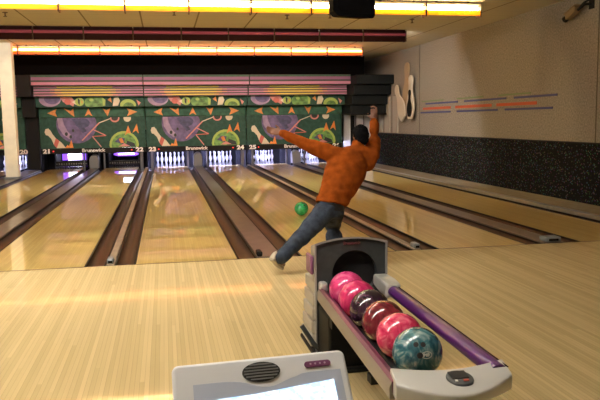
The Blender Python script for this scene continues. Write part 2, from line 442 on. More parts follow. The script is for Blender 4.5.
# ---------------------------------------------------------------- masking units
def mask_unit(n0, n1, x0, x1):
    W = x1-x0
    t = thing('masking_unit', 'green masking unit with bowling artwork above lanes %d and %d' % (n0, n1), 'masking unit', (x0, MY, .49), 'masking units over the pin decks')
    g = .012
    X0, X1 = x0+g, x1-g; XE = .03 if n0 == 25 else 0.
    def U(u): return X0 + u*(X1-X0)
    # lower panel with artwork
    zb, zt = .665, 1.66; Y = MY
    MB().box(X0, X1, Y, Y+.08, zb, zt).build('lower_panel', 'green', t)
    art = MB(); lay = [0]
    mats = ['ball_purple', 'ball_lilac', 'ball_green', 'ball_lime', 'orange', 'red', 'coral', 'bone', 'hole', 'ball_deep']
    def poly(mb, pts, m, y, zz, lift=None):
        lay[0] += 1
        d = .004 + lay[0]*.0015
        p2 = [(U(u), zz(v)) for u, v in pts]
        mb.prism([(x, y-d, z) for x, z in p2], [(x, y-.0005, z) for x, z in p2], mats.index(m))
    def circ(cu, cv, ru, rv, n=22, a0=0., a1=2*PI): return [(cu+ru*math.cos(a0+(a1-a0)*i/n), cv+rv*math.sin(a0+(a1-a0)*i/n)) for i in range(n + (0 if a1-a0 > 6.2 else 1))]
    def stroke(a, b, w):
        dx, dy = (b[0]-a[0])*3.35, (b[1]-a[1]); L = math.hypot(dx, dy); nx, ny = -dy/L*w/3.35, dx/L*w
        return [(a[0]+nx, a[1]+ny), (b[0]+nx, b[1]+ny), (b[0]-nx, b[1]-ny), (a[0]-nx, a[1]-ny)]
    zl = lambda v: zt - max(0.004, min(.996, v))*(zt-zb)
    def clip(pts): return [(max(.003, min(.997, u)), max(.005, min(.995, v))) for u, v in pts]
    P = lambda pts, m: poly(art, clip(pts), m, Y, zl)
    P(circ(.345, .22, .19, .62, 30), 'ball_purple')
    P([(.165, .01), (.215, .01), (.225, .2), (.255, .42), (.30, .62), (.27, .70), (.215, .55), (.175, .32)], 'ball_lilac')
    P(circ(.40, .18, .07, .16), 'ball_deep'); P([(.30, .05), (.36, .02), (.44, .45), (.40, .5)], 'ball_deep')
    P(circ(.245, .53, .014, .06), 'hole'); P(circ(.285, .62, .013, .055), 'hole'); P(circ(.31, .42, .011, .05), 'hole')
    P(stroke((.39, .75), (.56, .18), .02), 'coral'); P(stroke((.56, .18), (.68, .03), .014), 'bone')
    P(stroke((.49, .38), (.62, .60), .016), 'coral'); P(stroke((.62, .60), (.49, .62), .013), 'red'); P(stroke((.49, .62), (.57, .97), .016), 'coral')
    ring = circ(.71, .04, .045, .13, 18); P(ring, 'coral'); P(circ(.71, .02, .033, .1, 18), 'hole')
    P(circ(.83, .04, .036, .12), 'bone')
    P(circ(.79, .92, .142, .46), 'ball_lime'); P(circ(.79, .93, .120, .39), 'ball_green')
    P([(.70, .80), (.75, .66), (.80, .70), (.78, .90)], 'ball_deep'); P([(.74, .72), (.77, .68), (.79, .84), (.76, .86)], 'orange'); P([(.80, .98), (.82, .78), (.89, .86), (.90, .98)], 'hole'); P([(.735, .97), (.79, .86), (.85, .96)], 'coral')
    P([(.80, .60), (.835, .28), (.86, .55), (.835, .52)], 'orange'); P([(.875, .52), (.92, .22), (.935, .55), (.91, .45)], 'orange')
    # pin
    P([(.045, .46), (.055, .36), (.08, .34), (.10, .42), (.115, .52), (.145, .66), (.195, .80), (.235, .98), (.15, .98), (.125, .86), (.105, .68), (.075, .57), (.055, .55)], 'bone')
    P([(.125, .86), (.145, .66), (.178, .75), (.15, .98)], 'red')
    P([(.23, .98), (.25, .88), (.265, .93), (.29, .72), (.305, .98)], 'orange')
    art.build('lower_artwork', mats, t)
    # arrow band
    Y2 = 16.42; zt2, zb2 = 1.985, 1.66
    lay[0] = 0
    MB().box(X0, X1-.0, Y2, Y2+.16, zb2, zt2).build('arrow_band', 'green2', t, bevel=.03)
    z2 = lambda v: zt2 - v*(zt2-zb2)
    P = lambda pts, m: (lambda q: (poly(q, pts, m, Y2, z2), q.build('arrow', mats, t)))(MB())
    P([(.08, .55), (.17, .12), (.155, .5), (.17, .9)], 'orange')
    P([(.235, .1), (.30, .35), (.325, .1), (.33, .92), (.29, .6)], 'orange')
    P([(.43, .88), (.465, .1), (.50, .88), (.465, .68)], 'orange')
    P([(.60, .12), (.635, .3), (.675, .1), (.645, .92)], 'orange')
    P([(.83, .12), (.93, .5), (.83, .92), (.85, .5)], 'orange')
    # ball band
    Y3 = 16.02; zt3, zb3 = 2.30, 1.985
    lay[0] = 0
    MB().box(X0, X1, Y3, Y3+.5, zb3, zt3).build('picture_band', 'green', t)
    art = MB(); z3 = lambda v: zt3 - max(.01, min(.99, v))*(zt3-zb3)
    P = lambda pts, m: poly(art, clip(pts), m, Y3, z3)
    P(circ(.13, .2, .10, .75), 'ball_lilac'); P(circ(.15, .1, .075, .6), 'ball_purple')
    P([(.22, .02), (.33, .02), (.36, .5), (.34, .95), (.29, .6), (.25, .5)], 'coral'); P(circ(.29, .45, .03, .3), 'red'); P([(.33, .5), (.36, .3), (.37, .8)], 'bone')
    P(circ(.40, .48, .042, .42), 'ball_lime'); P([(.385, .12), (.405, .3), (.40, .85), (.385, .6)], 'hole'); P([(.415, .3), (.43, .5), (.42, .7)], 'orange')
    P(circ(.54, .55, .095, .7), 'ball_green'); P([(.61, .05), (.64, .3), (.635, .9), (.615, .9)], 'ball_lime'); P(circ(.51, .3, .02, .15), 'ball_lime')
    P([(.66, .3), (.69, .05), (.70, .6)], 'orange')
    P([(.705, .95), (.72, .1), (.76, .02), (.775, .4), (.755, .9)], 'bone')
    P(circ(.85, .85, .075, .6), 'ball_lime'); P(circ(.855, .98, .05, .42), 'ball_green')
    P([(.93, .3), (.97, .6), (.95, .9)], 'coral')
    art.build('picture_artwork', mats, t)
    # yellow striped step
    Y4 = 15.72; zt4, zb4 = 2.63, 2.30
    MB().box(X0, X1, Y4, Y4+.7, zb4, zt4).build('striped_step', 'groove', t)
    st = MB(); h = (zt4-zb4)/4
    for k in range(4):
        za, zc = zt4-k*h-.012, zt4-k*h-.058
        a, b = .18+.02*abs(k-1.5), .76-.03*abs(k-1.5)
        st.box(U(0.003), U(a), Y4-.012, Y4, zc, za, 0)
        st.box(U(a), U(b), Y4-.014, Y4, zc, za, 1)
        st.box(U(b), U(.997), Y4-.012, Y4, zc, za, 0)
        if k > 0: st.box(U(a-.04), U(a+.06), Y4-.016, Y4-.0141, zc+.01, za-.01, 2); st.box(U(b-.05), U(b+.05), Y4-.016, Y4-.0141, zc+.01, za-.01, 2)
    st.build('stripes', ['pink', 'yellow', 'gold'], t)
    # pink top step
    Y5 = 15.36; zt5, zb5 = 2.95, 2.63
    MB().box(X0, X1+XE, Y5, Y5+1., zb5, zt5).build('top_step', 'groove', t)
    MB().box(U(.003), X1+XE-.002, Y5-.012, Y5, zt5-.16, zt5-.07, 0).box(U(.003), X1+XE-.002, Y5-.014, Y5, zb5+.012, zb5+.10, 1).box(U(.003), X1+XE-.002, Y5-.012, Y5, zt5-.06, zt5-.02, 2).build('top_stripes', ['purple', 'pink', 'green2'], t)
    # number strip
    MB().box(X0, X1, MY-.03, MY+.05, .495, .662).build('number_strip', 'black', t)
    zs = .58
    if n0 != 19: text_mesh('lane_number', str(n0), .185, 'sign_white', t, (x0+.20, MY-.036, zs), sx=1.3, bold=.009)
    text_mesh('lane_number', str(n1), .185, 'sign_white', t, (x1-(.22 if n0 != 19 else .09), MY-.036, zs), sx=1.3, bold=.009)
    text_mesh('maker_lettering', 'Brunswick', .15, 'sign_white', t, ((x0+x1)/2-.02, MY-.036, zs+.01), sx=1.15, bold=.004)
    MB().box(x0+.38, x0+.42, MY-.04, MY-.03, zs-.015, zs+.02).build('red_light', 'led', t)
    MB().box(x1-.49, x1-.45, MY-.04, MY-.03, zs-.015, zs+.02).build('red_light', 'led', t)
    return t
mx23 = lane_x[23]-H-GN/2
P_ = 2*LW+GN+GW
mask_unit(23, 24, mx23, mx23+P_)
mask_unit(25, 26, mx23+P_, mx23+2*P_)
mask_unit(21, 22, mx23-P_, mx23)
mask_unit(19, 20, mx23-2*P_-.42, mx23-P_-.42)
# dark filler post behind the pillar
bp = thing('black_post', 'black stepped post filling the gap between two masking units behind the pillar', 'post', (mx23-P_-.41, MY, -.119))
MB().box(mx23-P_-.408, mx23-P_-.012, MY-.02, MY+.3, .013, 1.68).build('post_shaft', 'black', bp)
MB().box(mx23-P_-.408, mx23-P_-.012, 16.05, 16.6, 1.681, 2.30).box(mx23-P_-.408, mx23-P_-.012, 15.4, 16.6, 2.301, 2.95).build('post_head', 'black', bp)
# black wing to the right of the masking
wx0 = mx23+2*P_+.03
wg = thing('black_wing', 'black stepped end wing between the masking artwork and the right wall', 'masking unit', (wx0, 16.4, 1.66))
for nm, y, z0, z1, xe in (('step_panel', 14.72, 2.60, 2.90, WX-.004), ('step_panel', 15.0, 2.27, 2.599, WX-.004), ('step_panel', 15.25, 1.955, 2.269, WX-.05), ('step_panel', 15.42, 1.66, 1.954, WX-.05)):
    MB().box(wx0 if z0 < 2.6 else wx0+.02, xe, y, 16.95, z0, z1).build(nm, 'black_step', wg, bevel=.02)
MB().box(wx0, WX-.05, 15.38, 15.42, 1.61, 1.67).build('bottom_lip', 'black', wg)

# ---------------------------------------------------------------- pin decks: kickbacks, pit curtain, pins
def kick(a, b):
    xa = lane_x[a]+H; xb = lane_x[b]-H
    wide = (a, b) in ((19, 20), (21, 22), (23, 24), (25, 26))
    t = thing('kickback', 'dark kickback wall between the pin decks of lanes %d and %d' % (a, b), 'partition', (xa, MY+.1, -.11), 'kickbacks between pin decks')
    MB().box(xa+.002, xb-.002, 17.62, 20.0, -.118, .66).box(xa+.235, xb-.235, 16.62 if (a, b) != (20, 21) else 16.85, 17.62, -.118, .66).build('side_wall', 'pitblue', t)
    if (a, b) == (20, 21): return
    if wide:
        cx = (xa+xb)/2
        prof = [(-.14, .013), (-.14, .30), (-.11, .38), (-.04, .43), (.06, .43), (.12, .38), (.14, .30), (.14, .013)]
        MB().prism([(cx+x, 16.2, z) for x, z in prof], [(cx+x, 16.61, z*1.02+.02 if z > .1 else z) for x, z in prof]).build('ball_return_hump', 'grey', t, bevel=.01)
        pieces('front_post', 'post', t, ((xa+.01, xa+.06, 16.4, 16.46, -.11, .495), (xb-.06, xb-.01, 16.4, 16.46, -.11, .495)))
    else:
        pieces('front_post', 'post', t, ((xa+.05, xa+.15, 16.4, 16.46, -.11, .495), (xb-.12, xb-.04, 16.4, 16.46, -.11, .495)))
for a, b in gaps: kick(a, b)
t = thing('kickback', 'dark kickback wall at the right end of the pin deck of lane 26', 'partition', (xr, 17.0, -.11), 'kickbacks between pin decks')
MB().box(xr+.002, xr+.34, 17.63, 20.0, -.118, .66).box(xr+.17, xr+.34, 17.0, 17.62, .063, .66).build('side_wall', 'pitblue', t)
pc = thing('pit_curtain', 'dark curtain hanging behind all the pins', 'curtain', (0, 19.7, 0))
MB().box(-9, xr+.3, 20.02, 20.06, -.1, 1.2).build('cloth', 'pitblue', pc)
struct('ceiling_pit', MB().box(-9, xr+.34, 16.62, 20.2, .70, .74), 'pitblue')

prof = [(.0, 0), (.026, 0), (.029, .004), (.036, .030), (.0495, .0665), (.0565, .089), (.0605, .114), (.0580, .149), (.0470, .187), (.0340, .216), (.0245, .240), (.0230, .254), (.0240, .266), (.0272, .298), (.0310, .325), (.0324, .343), (.0300, .362), (.022, .375), (.010, .3805), (0.0005, .381)]
prof[0] = (.0005, 0)
mp = MB().lathe(prof, 20)
pin_o = mp.build('bowling_pin', 'pin', smooth=True)
PR = [(0, 0, 'front'), (1, -.5, 'second row left'), (1, .5, 'second row right'), (2, -1, 'third row left'), (2, 0, 'third row middle'), (2, 1, 'third row right'), (3, -1.5, 'back row far left'), (3, -.5, 'back row second from left'), (3, .5, 'back row second from right'), (3, 1.5, 'back row far right')]
first = True
for ln in (20, 23, 24, 25, 26):
    for r, c, nm in PR:
        o = pin_o if first else pin_o.copy()
        if not first: C.objects.link(o)
        first = False
        o.location = (lane_x[ln]+c*.3048, 18.29+r*.264, .0005)
        tag(o, 'white bowling pin standing on lane %d, %s pin of its rack' % (ln, nm), 'bowling pin', 'pins set on the lanes')
# lamps over each pin deck (behind the masking strip)
for ln in (20, 23, 24, 25, 26):
    cx = lane_x[ln]
    t = thing('pin_lamp', 'violet white tube lamp behind the black strip over the pins of lane %d' % ln, 'lamp', (cx, 16.72, .60), 'lamps over the pin decks')
    MB().box(cx-.46, cx+.46, 16.583, 16.72, .60, .699).build('lamp_housing', 'black', t)
    MB().tube([(cx-.42, 16.745, .63), (cx+.42, 16.745, .63)], .02, 10).build('lamp_tube', 'tube_v', t, smooth=True)
# lanes 21 and 22: rakes down, white lamps and painted purple glow in the pits
for ln in (21, 22):
    cx = lane_x[ln]
    t = thing('pin_rake', 'dark patterned sweep board lowered across lane %d in front of an empty pin deck' % ln, 'sweep board', (cx, 17.7, .02), 'sweep boards')
    MB().box(cx-.52, cx+.52, 17.7, 17.74, .02, .19).build('board', 'rake', t, bevel=.006)
    mk = MB()
    for k in range(13):
        x = cx-.48+k*.08; q = .035 if k % 3 else .02
        mk.prism([(x-.03, 17.694, .10), (x, 17.694, .10-q), (x+.03, 17.694, .10), (x, 17.694, .10+q)], [(x-.03, 17.6995, .10), (x, 17.6995, .10-q), (x+.03, 17.6995, .10), (x, 17.6995, .10+q)])
    mk.build('diamond_pattern', 'rake_mark', t)
    pieces('rake_arm', 'grey', t, ((cx-.51, cx-.48, 17.741, 17.78, .03, .69), (cx+.48, cx+.51, 17.741, 17.78, .03, .69)))
cx = lane_x[21]
t = thing('pit_lamp', 'square white lamp with purple glow painted around it at the back of lane 21', 'lamp', (cx, 19.2, .0))
MB().box(cx-.50, cx+.50, 19.25, 19.29, .15, .56).build('purple_glow', 'glow_purple', t)  # purple light around the lamp, built as a glowing panel
MB().box(cx-.30, cx+.17, 19.235, 19.249, .16, .46).build('white_lens', 'lamp_white', t, bevel=.01)
pieces('stand', 'black', t, ((cx-.48, cx-.44, 19.25, 19.28, .0, .15), (cx+.44, cx+.48, 19.25, 19.28, .0, .15)))
cx = lane_x[22]
t = thing('pit_lamp', 'bright tube lamp in a long oval painted purple glow at the back of lane 22', 'lamp', (cx, 19.2, .0))
MB().tube([(cx-.45, 19.2, .33), (cx-.3, 19.2, .33), (cx+.3, 19.2, .33), (cx+.45, 19.2, .33)], [.025, .07, .07, .025], 12).build('purple_glow', 'glow_purple', t, smooth=True)  # purple light on the pit back, built as a glowing oval
MB().tube([(cx-.28, 19.12, .34), (cx+.28, 19.12, .34)], .026, 10).build('bright_tube', 'lamp_white', t, smooth=True)
pieces('stand', 'black', t, ((cx-.43, cx-.40, 19.2, 19.23, .0, .31), (cx+.40, cx+.43, 19.2, 19.23, .0, .31)))
t = thing('pit_lamp', 'white rectangular lamp high in the pit of lane 22 mirrored in the lane', 'lamp', (cx+.1, 18.6, .7))
MB().box(cx-.10, cx+.42, 18.6, 18.64, .50, .66).build('white_lens', 'lamp_white', t)
MB().box(cx+.1, cx+.2, 18.6, 18.63, .66, .70).build('hanger', 'black', t)

# ---------------------------------------------------------------- ceiling light rows
def fixture(kind, tube, board, x0, y, L, label, group):
    t = local('ceiling_light', label, 'ceiling light', (x0, y, CZ), group)
    pieces('hanger', 'clip', t, ((.2, .24, .02, .06, -.03, 0), (L-.24, L-.2, .02, .06, -.03, 0)))
    MB().box(.012, L-.012, .0, .14, -.06, -.03).build('mounting_channel', 'housing_w' if kind != 'P' else board, t)
    if kind == 'P':      # opaque plum valance: sleeve on the front, a hidden lit tube added behind it to light the masking
        MB().box(.012, L-.012, 0, .02, -.29, -.001).build('valance_board', board, t)
        MB().tube([(.02, -.035, -.12), (L-.02, -.035, -.12)], .036, 12).build('sleeve', tube, t, smooth=True)
        MB().tube([(.03, .09, -.13), (L-.03, .09, -.13)], .022, 10).build('tube', 'tube_p', t, smooth=True)
    else:
        MB().box(.012, L-.012, -.03, -.022, -.256, -.165).build('valance_board', board, t)
        MB().tube([(.02, .05, -.125), (L-.02, .05, -.125)], .036, 12).build('tube', tube, t, smooth=True)
    pieces('end_clip', 'clip', t, ((0, .012, -.06, .14, -.285, -.031), (L-.012, L, -.06, .14, -.285, -.031)))
    return t
def ordn(i): return ['first', 'second', 'third', 'fourth', 'fifth', 'sixth', 'seventh', 'eighth', 'ninth', 'tenth', 'eleventh', 'twelfth', 'thirteenth'][i]
FL = 1.07
def row(kind, tube, board, y, xend, n, desc, group):
    root = fixture(kind, tube, board, xend-FL, y, FL, '%s, %s from the right end' % (desc, 'first'), group)
    for i in range(1, n):
        dup(root, (xend-FL*(i+1), y, CZ), '%s, %s from the right end' % (desc, ordn(i)), group)
row('A', 'tube_y', 'housing_y', 5.12, 5.65, 10, 'lit yellow ceiling tube in the nearest row', 'lit yellow tubes in the nearest ceiling row')
row('P', 'tube_off', 'maroon', 9.15, 5.62, 10, 'unlit plum ceiling tube hiding an added lamp, middle row', 'unlit plum tubes in the middle ceiling row')
row('O', 'tube_o', 'housing_o', 13.0, 5.64, 11, 'lit orange ceiling tube in the far row', 'lit orange tubes in the far ceiling row')
row('W', 'tube_w', 'housing_w', -.4, .8, 6, 'added unseen white ceiling tube above the approach', 'added fill tubes over the approach')  # unseen row added as extra light for the foreground
row('V', 'tube_w', 'housing_w', -4.6, .8, 6, 'added unseen white ceiling tube behind the approach', 'added fill tubes behind the approach')  # second unseen row added for fill, kept away from the right wall

# sprinklers
sp0 = None
for i, (x, y, nm) in enumerate(((-3.1, 7.2, 'at the left edge'), (.08, 6.75, 'above lane 23'), (2.35, 7.05, 'above the gutter left of lane 25'), (3.2, 6.85, 'beside the hanging black monitor'), (5.15, 7.4, 'nearest the right wall'))):
    lb = 'small dark sprinkler head on the ceiling ' + nm
    if sp0 is None:
        sp0 = local('sprinkler_head', lb, 'sprinkler', (x, y, CZ), 'ceiling sprinklers')
        MB().lathe([(.05, 0), (.05, -.012), (.014, -.016), (.014, -.07), (.001, -.07)], 12).build('pipe', 'clip', sp0)
        MB().lathe([(.001, -.07), (.035, -.075), (.035, -.085), (.001, -.088)], 12).build('deflector', 'clip', sp0)
    else: dup(sp0, (x, y, CZ), lb, 'ceiling sprinklers')

# hanging monitor
mo = thing('hanging_monitor', 'black box shaped monitor hanging from the ceiling near the top centre', 'monitor', (2.375, 2.2, CZ))
lp = [(2.085, 3.40), (2.085, 2.915), (2.16, 2.845), (2.65, 2.82), (2.675, 2.86), (2.675, 3.40)]
MB().prism([(x, 2.0, z) for x, z in lp], [(2.375+(x-2.375)*.8, 2.5, 3.12+(z-3.12)*.8) for x, z in lp]).build('housing', 'black_cloth', mo, bevel=.015)
lp2 = [(2.145, 3.35), (2.145, 2.95), (2.195, 2.90), (2.605, 2.88), (2.62, 3.35)]
MB().prism([(x, 1.99, z) for x, z in lp2], [(x, 2.005, z) for x, z in lp2]).build('front_panel', 'black_cloth', mo, bevel=.004)
MB().tube([(2.375, 2.25, 3.30), (2.375, 2.25, CZ)], .03, 12).box(2.275, 2.475, 2.15, 2.35, CZ-.02, CZ).build('ceiling_mount', 'black', mo)

# wall camera
sc_ = thing('security_camera', 'small tan security camera on a black bracket high on the right wall', 'camera', (WX, 4.08, 3.35))
MB().box(WX-.02, WX, 3.90, 4.04, 3.32, 3.48).tube([(WX-.01, 3.96, 3.40), (WX-.10, 4.05, 3.41), (WX-.13, 4.20, 3.33)], .026, 10).tube([(WX-.01, 4.0, 3.50), (WX-.08, 4.1, 3.44), (WX-.12, 4.2, 3.34)], .02, 8).build('bracket', 'black', sc_)
R = Matrix.Rotation(math.radians(19), 3, 'X')
def cam_part(c, nm, m, **k):
    for v in c.bm.verts: v.co = R.inverted() @ v.co + Vector((WX-.14, 4.36, 3.30))
    c.build(nm, m, sc_, **k)
cam_part(MB().box(-.055, .055, -.17, .15, -.055, .055), 'body', 'cam_body', bevel=.012)
cam_part(MB().box(-.065, .065, -.20, .17, .056, .066), 'sun_hood', 'cam_body')
cam_part(MB().tube([(0, .15, -.005), (0, .24, -.005)], [.045, .058], 14), 'lens_barrel', 'black')

# wall stripes (raised strips)
k = 0
rows = [('slate blue', 'blue_stripe', 'upper', 1.88, ((11.9, 9.65), (9.25, 7.05), (6.7, 5.0))), ('pale green', 'green_stripe', 'topmost', 1.955, ((12.2, 10.6), (9.7, 8.2), (7.4, 6.0))), ('orange', 'orange_stripe', 'middle', 1.745, ((12.1, 10.1), (9.8, 7.75), (7.5, 5.75))), ('slate blue', 'blue_stripe', 'lower', 1.635, ((12.3, 10.1), (9.7, 7.45), (7.1, 5.15)))]
for cn, mn, rn, z, segs in rows:
    for (ya, yb), pos in zip(segs, ('nearest the pins', 'in the middle of its row', 'nearest the camera')):
        lean = .02
        mb = MB(); hh = {'middle': .032, 'topmost': .014}.get(rn, .022)
        mb.box(WX-.012, WX-.0005, yb, ya, z-hh, z+hh)
        o = mb.build('wall_stripe', mn, origin=(WX, (ya+yb)/2, z))
        tag(o, '%s dash on the right wall, %s row, %s' % (cn, rn, pos), 'wall stripe', 'dashes on the right wall')

# pin sculpture on the wall
def pin_outline(hh):
    pr = [(.0, 0), (.10, 0), (.155, .10), (.19, .22), (.19, .34), (.155, .48), (.095, .60), (.075, .68), (.08, .76), (.105, .86), (.095, .94), (.05, .99), (0, 1.)]
    s_ = hh
    r_ = [(a*s_*1.25, b*s_) for a, b in pr]
    return r_[1:] + [(-a, b) for a, b in r_[::-1]][1:-1]
ws = thing('wall_sculpture', 'cluster of three large wooden bowling pins mounted high on the right wall', 'wall decoration', (WX, 13.4, 1.45))
def wall_pin(name, hh, y, z, ang, x0, x1, m, ring=False):
    pts = pin_outline(hh)
    ca, sa = math.cos(ang), math.sin(ang)
    tr = lambda a, b: (y + a*ca + b*sa, z - a*sa + b*ca)
    P0 = [tr(a, b) for a, b in pts]
    MB().prism([(x0, p[0], p[1]) for p in P0], [(x1, p[0], p[1]) for p in P0]).build(name, m, ws, bevel=.02)
    if ring:
        q = [tr(a*.70, hh*.05+b*.62) for a, b in pts]
        MB().prism([(x0-.006, p[0], p[1]) for p in q], [(x0+.001, p[0], p[1]) for p in q]).build('inset_shade', 'black', ws)  # black plate stands in for the shadow inside the hollow pin
wall_pin('tall_pin', 1.55, 13.35, 1.62, -.02, WX-.09, WX-.03, 'tan_pin')
wall_pin('left_pin', 1.28, 13.45, 1.46, .62, WX-.15, WX-.095, 'ivory_pin')
wall_pin('right_pin', 1.30, 12.85, 1.46, -.05, WX-.16, WX-.10, 'ivory_pin', True)

# ---------------------------------------------------------------- ball return with rack
HX0, HX1 = .695, 1.135
HY = -3.22; HYB = -2.84
br = thing('ball_return', 'grey ball return with a round black mouth and purple rails, right of the console', 'ball return', (.92, -3.9, 0))
cxh = (HX0+HX1)/2
def hood_loop(grow=0., n=10):
    x0, x1 = HX0-grow, HX1+grow
    zt, arch = .698+grow, .034
    top = [(x0+(x1-x0)*i/n, zt+arch*math.sin(PI*i/n)**.8 if 0 < i < n else zt) for i in range(n+1)]
    return top
def outline(): # closed loop (x, z) starting lower left, clockwise
    return [(HX0, .02)] + hood_loop() + [(HX1, .02)]
ol = outline()
hc = (.938, .515); hr = .142
def ray(ang):
    dx, dz = math.cos(ang), math.sin(ang); best = None
    for i in range(len(ol)):
        (ax, az), (bx, bz) = ol[i], ol[(i+1) % len(ol)]
        ex, ez = bx-ax, bz-az; den = dx*ez-dz*ex
        if abs(den) < 1e-9: continue
        tt = ((ax-hc[0])*ez-(az-hc[1])*ex)/den; uu = ((ax-hc[0])*dz-(az-hc[1])*dx)/den
        if tt > 0 and -1e-6 <= uu <= 1+1e-6 and (best is None or tt < best): best = tt
    return hc[0]+dx*best, hc[1]+dz*best
angs = sorted(set([2*PI*i/64 for i in range(64)] + [math.atan2(z-hc[1], x-hc[0]) % (2*PI) for x, z in ol]))
inn = [(hc[0]+hr*math.cos(a), hc[1]+hr*math.sin(a)) for a in angs]
out = [ray(a) for a in angs]
MB().loft([[(x, HY+.05, z) for x, z in inn], [(x, HY, z) for x, z in inn], [(x, HY, z) for x, z in out], [(x, HY+.05, z) for x, z in out]], cap=False).build('face_plate', 'hood', br)
MB().loft([[(hc[0]+(hr+.001)*math.cos(a), HY+.045, hc[1]+(hr+.001)*math.sin(a)) for a in angs], [(hc[0]+hr*math.cos(a), HY+.4, hc[1]+hr*math.sin(a)) for a in angs]]).build('ball_mouth', 'tunnel', br)
# rim band following the outline
gl = [(HX0-.012, .03)] + hood_loop(.012) + [(HX1+.012, .03)]
il = [(HX0-.002, .03)] + hood_loop(.001) + [(HX1+.002, .03)]
def back(x, z): return (cxh+.02+(x-cxh)*.84, HYB, .03+(z-.03)*.88)
mb = MB(); n = len(gl)
for i in range(n-1):
    q = [gl[i], gl[i+1], il[i+1], il[i]]
    mb.prism([(x, HY-.012, z) for x, z in q], [back(x, z) for x, z in q])
bmesh.ops.remove_doubles(mb.bm, verts=mb.bm.verts, dist=.0005)
mb.build('outer_shell', 'hood_rim', br)
MB().prism([(p_[0], HYB-.03, p_[2]) for p_ in [back(x, z) for x, z in ol]], [back(x, z) for x, z in ol]).build('back_plate', 'hood', br)
sd = MB()
for i in range(5):
    z0 = .04+i*.085; y0 = HY+.06+.012*i
    sd.box(HX0-.028+.007*i, HX0+.05, HY+.07, HYB-.02, z0, z0+.074)
sd.build('ribbed_side', 'hood_side', br, bevel=.008)
MB().box(HX0-.022, HX0-.0, HY+.07, HY+.22, .50, .62).build('side_badge', 'plum', br, bevel=.01)
text_mesh('hood_lettering', 'Brunswick', .026, 'hood_ink', br, (.92, HY-.003, .704), bold=.0006)
MB().box(HX0+.005, HX1-.005, HY-.30, HY-.001, .005, .33).build('pedestal', 'black', br, bevel=.015)
MB().box(HX0-.03, HX1+.03, HY-.34, HYB+.03, 0, .03).build('base_plate', 'black', br, bevel=.01)
MB().tube([(HX0+.02, -3.23, .04), (HX0-.025, -3.23, .085), (HX0-.095, -3.21, .20)], .015, 10).build('kick_lever', 'hood', br, smooth=True)
# rails
def rail_line(x0, x1, z0, z1, t): return (x0+(x1-x0)*t, 0, z0+(z1-z0)*t)
Ya, Yb = HY-.01, -4.83
def sweep(profile, a, b, name, m, **k):
    A = Vector(a); B = Vector(b)
    MB().prism([(A.x+p[0], A.y, A.z+p[1]) for p in profile], [(B.x+p[0], B.y, B.z+p[1]) for p in profile]).build(name, m, br, **k)
zr = .452
sweep([(-.028, -.05), (-.032, -.005), (-.02, .008), (.014, -.012), (.018, -.045)], (.736, Ya, zr-.016), (.678, Yb, zr-.008), 'left_rail', 'rail_pink', smooth=True)
sweep([(-.040, -.075), (-.042, -.03), (-.0325, -.006), (-.0285, -.05), (.0, -.075)], (.736, Ya, zr-.016), (.678, Yb, zr-.008), 'left_rail_edge', 'rail_edge', smooth=True)
circp = [(.036*math.cos(2*PI*i/16), .034*math.sin(2*PI*i/16)) for i in range(16)]
sweep(circp, (1.116, -3.42, zr-.012), (1.098, Yb, zr-.012), 'right_rail', 'rail_purple', smooth=True)
sweep([(.014, .025), (.024, .018), (.026, .024), (.016, .031)], (1.130, -3.42, zr-.014), (1.112, Yb, zr-.014), 'right_rail_ridge', 'maroon')
MB().loft([[(1.06, -3.20, .50), (1.15, -3.20, .50), (1.15, -3.20, .43), (1.06, -3.20, .43)], [(1.06, -3.33, .50), (1.165, -3.33, .495), (1.165, -3.33, .41), (1.06, -3.33, .41)], [(1.07, -3.45, .485), (1.162, -3.45, .485), (1.162, -3.45, .40), (1.07, -3.45, .40)]]).build('rail_bracket', 'lip', br, bevel=.015)
MB().box(.705, .755, -3.28, -3.2, .41, .475).build('rail_bracket', 'lip', br, bevel=.015)
# ball bed: two dark rods the balls ride on
BX0, BZ = .827, .463
for dx in (-.062, .062):
    MB().tube([(BX0+dx+.008, HY+.08, BZ-.1095), (BX0+dx+.016, -4.85, BZ-.1095)], .0205, 10).build('ball_rod', 'black', br, smooth=True)
pieces('cross_bracket', 'black', br, ((.70, .95, -3.6, -3.54, .28, BZ-.125), (.66, .97, -4.5, -4.44, .30, BZ-.125)))
# front lip: crescent
def lipcurve(y_end, y_mid, x0, x1, n=16): return [(x0+(x1-x0)*i/n, y_end+(y_mid-y_end)*math.sin(PI*i/n)) for i in range(n+1)]
inner = lipcurve(-4.765, -4.80, .660, 1.140); outer_ = lipcurve(-4.885, -4.995, .645, 1.128)
rings = []
for i, ((xi, yi), (xo, yo)) in enumerate(zip(inner, outer_)):
    k_ = abs(i-8)/8; zi = .462+.012*k_**2; zo = .434+.018*k_**2
    m_ = lambda t_: (xi+(xo-xi)*t_, yi+(yo-yi)*t_)
    rings.append([(*m_(0), .39), (*m_(0), zi-.008), (*m_(.04), zi), (*m_(.5), (zi+zo)/2), (*m_(.9), zo), (*m_(.98), zo-.008), (*m_(1.), zo-.022), (*m_(.97), .392), (*m_(.88), .38)])
MB().loft(rings).build('front_lip', 'lip', br, smooth=True, bevel=.004)
def padp(a_, b_, w_): # point on the sloping lip: across, toward the camera, out
    return (.905+a_, -4.885-b_*.99, .448-b_*.155+w_)
MB().prism([padp(.055*math.cos(2*PI*i/28)*(1.08 if abs(math.cos(2*PI*i/28)) < .75 else 1), .058*math.sin(2*PI*i/28), -.01) for i in range(28)], [padp(.053*math.cos(2*PI*i/28)*(1.08 if abs(math.cos(2*PI*i/28)) < .75 else 1), .056*math.sin(2*PI*i/28), .009) for i in range(28)]).build('control_pad', 'pad', br, bevel=.004)
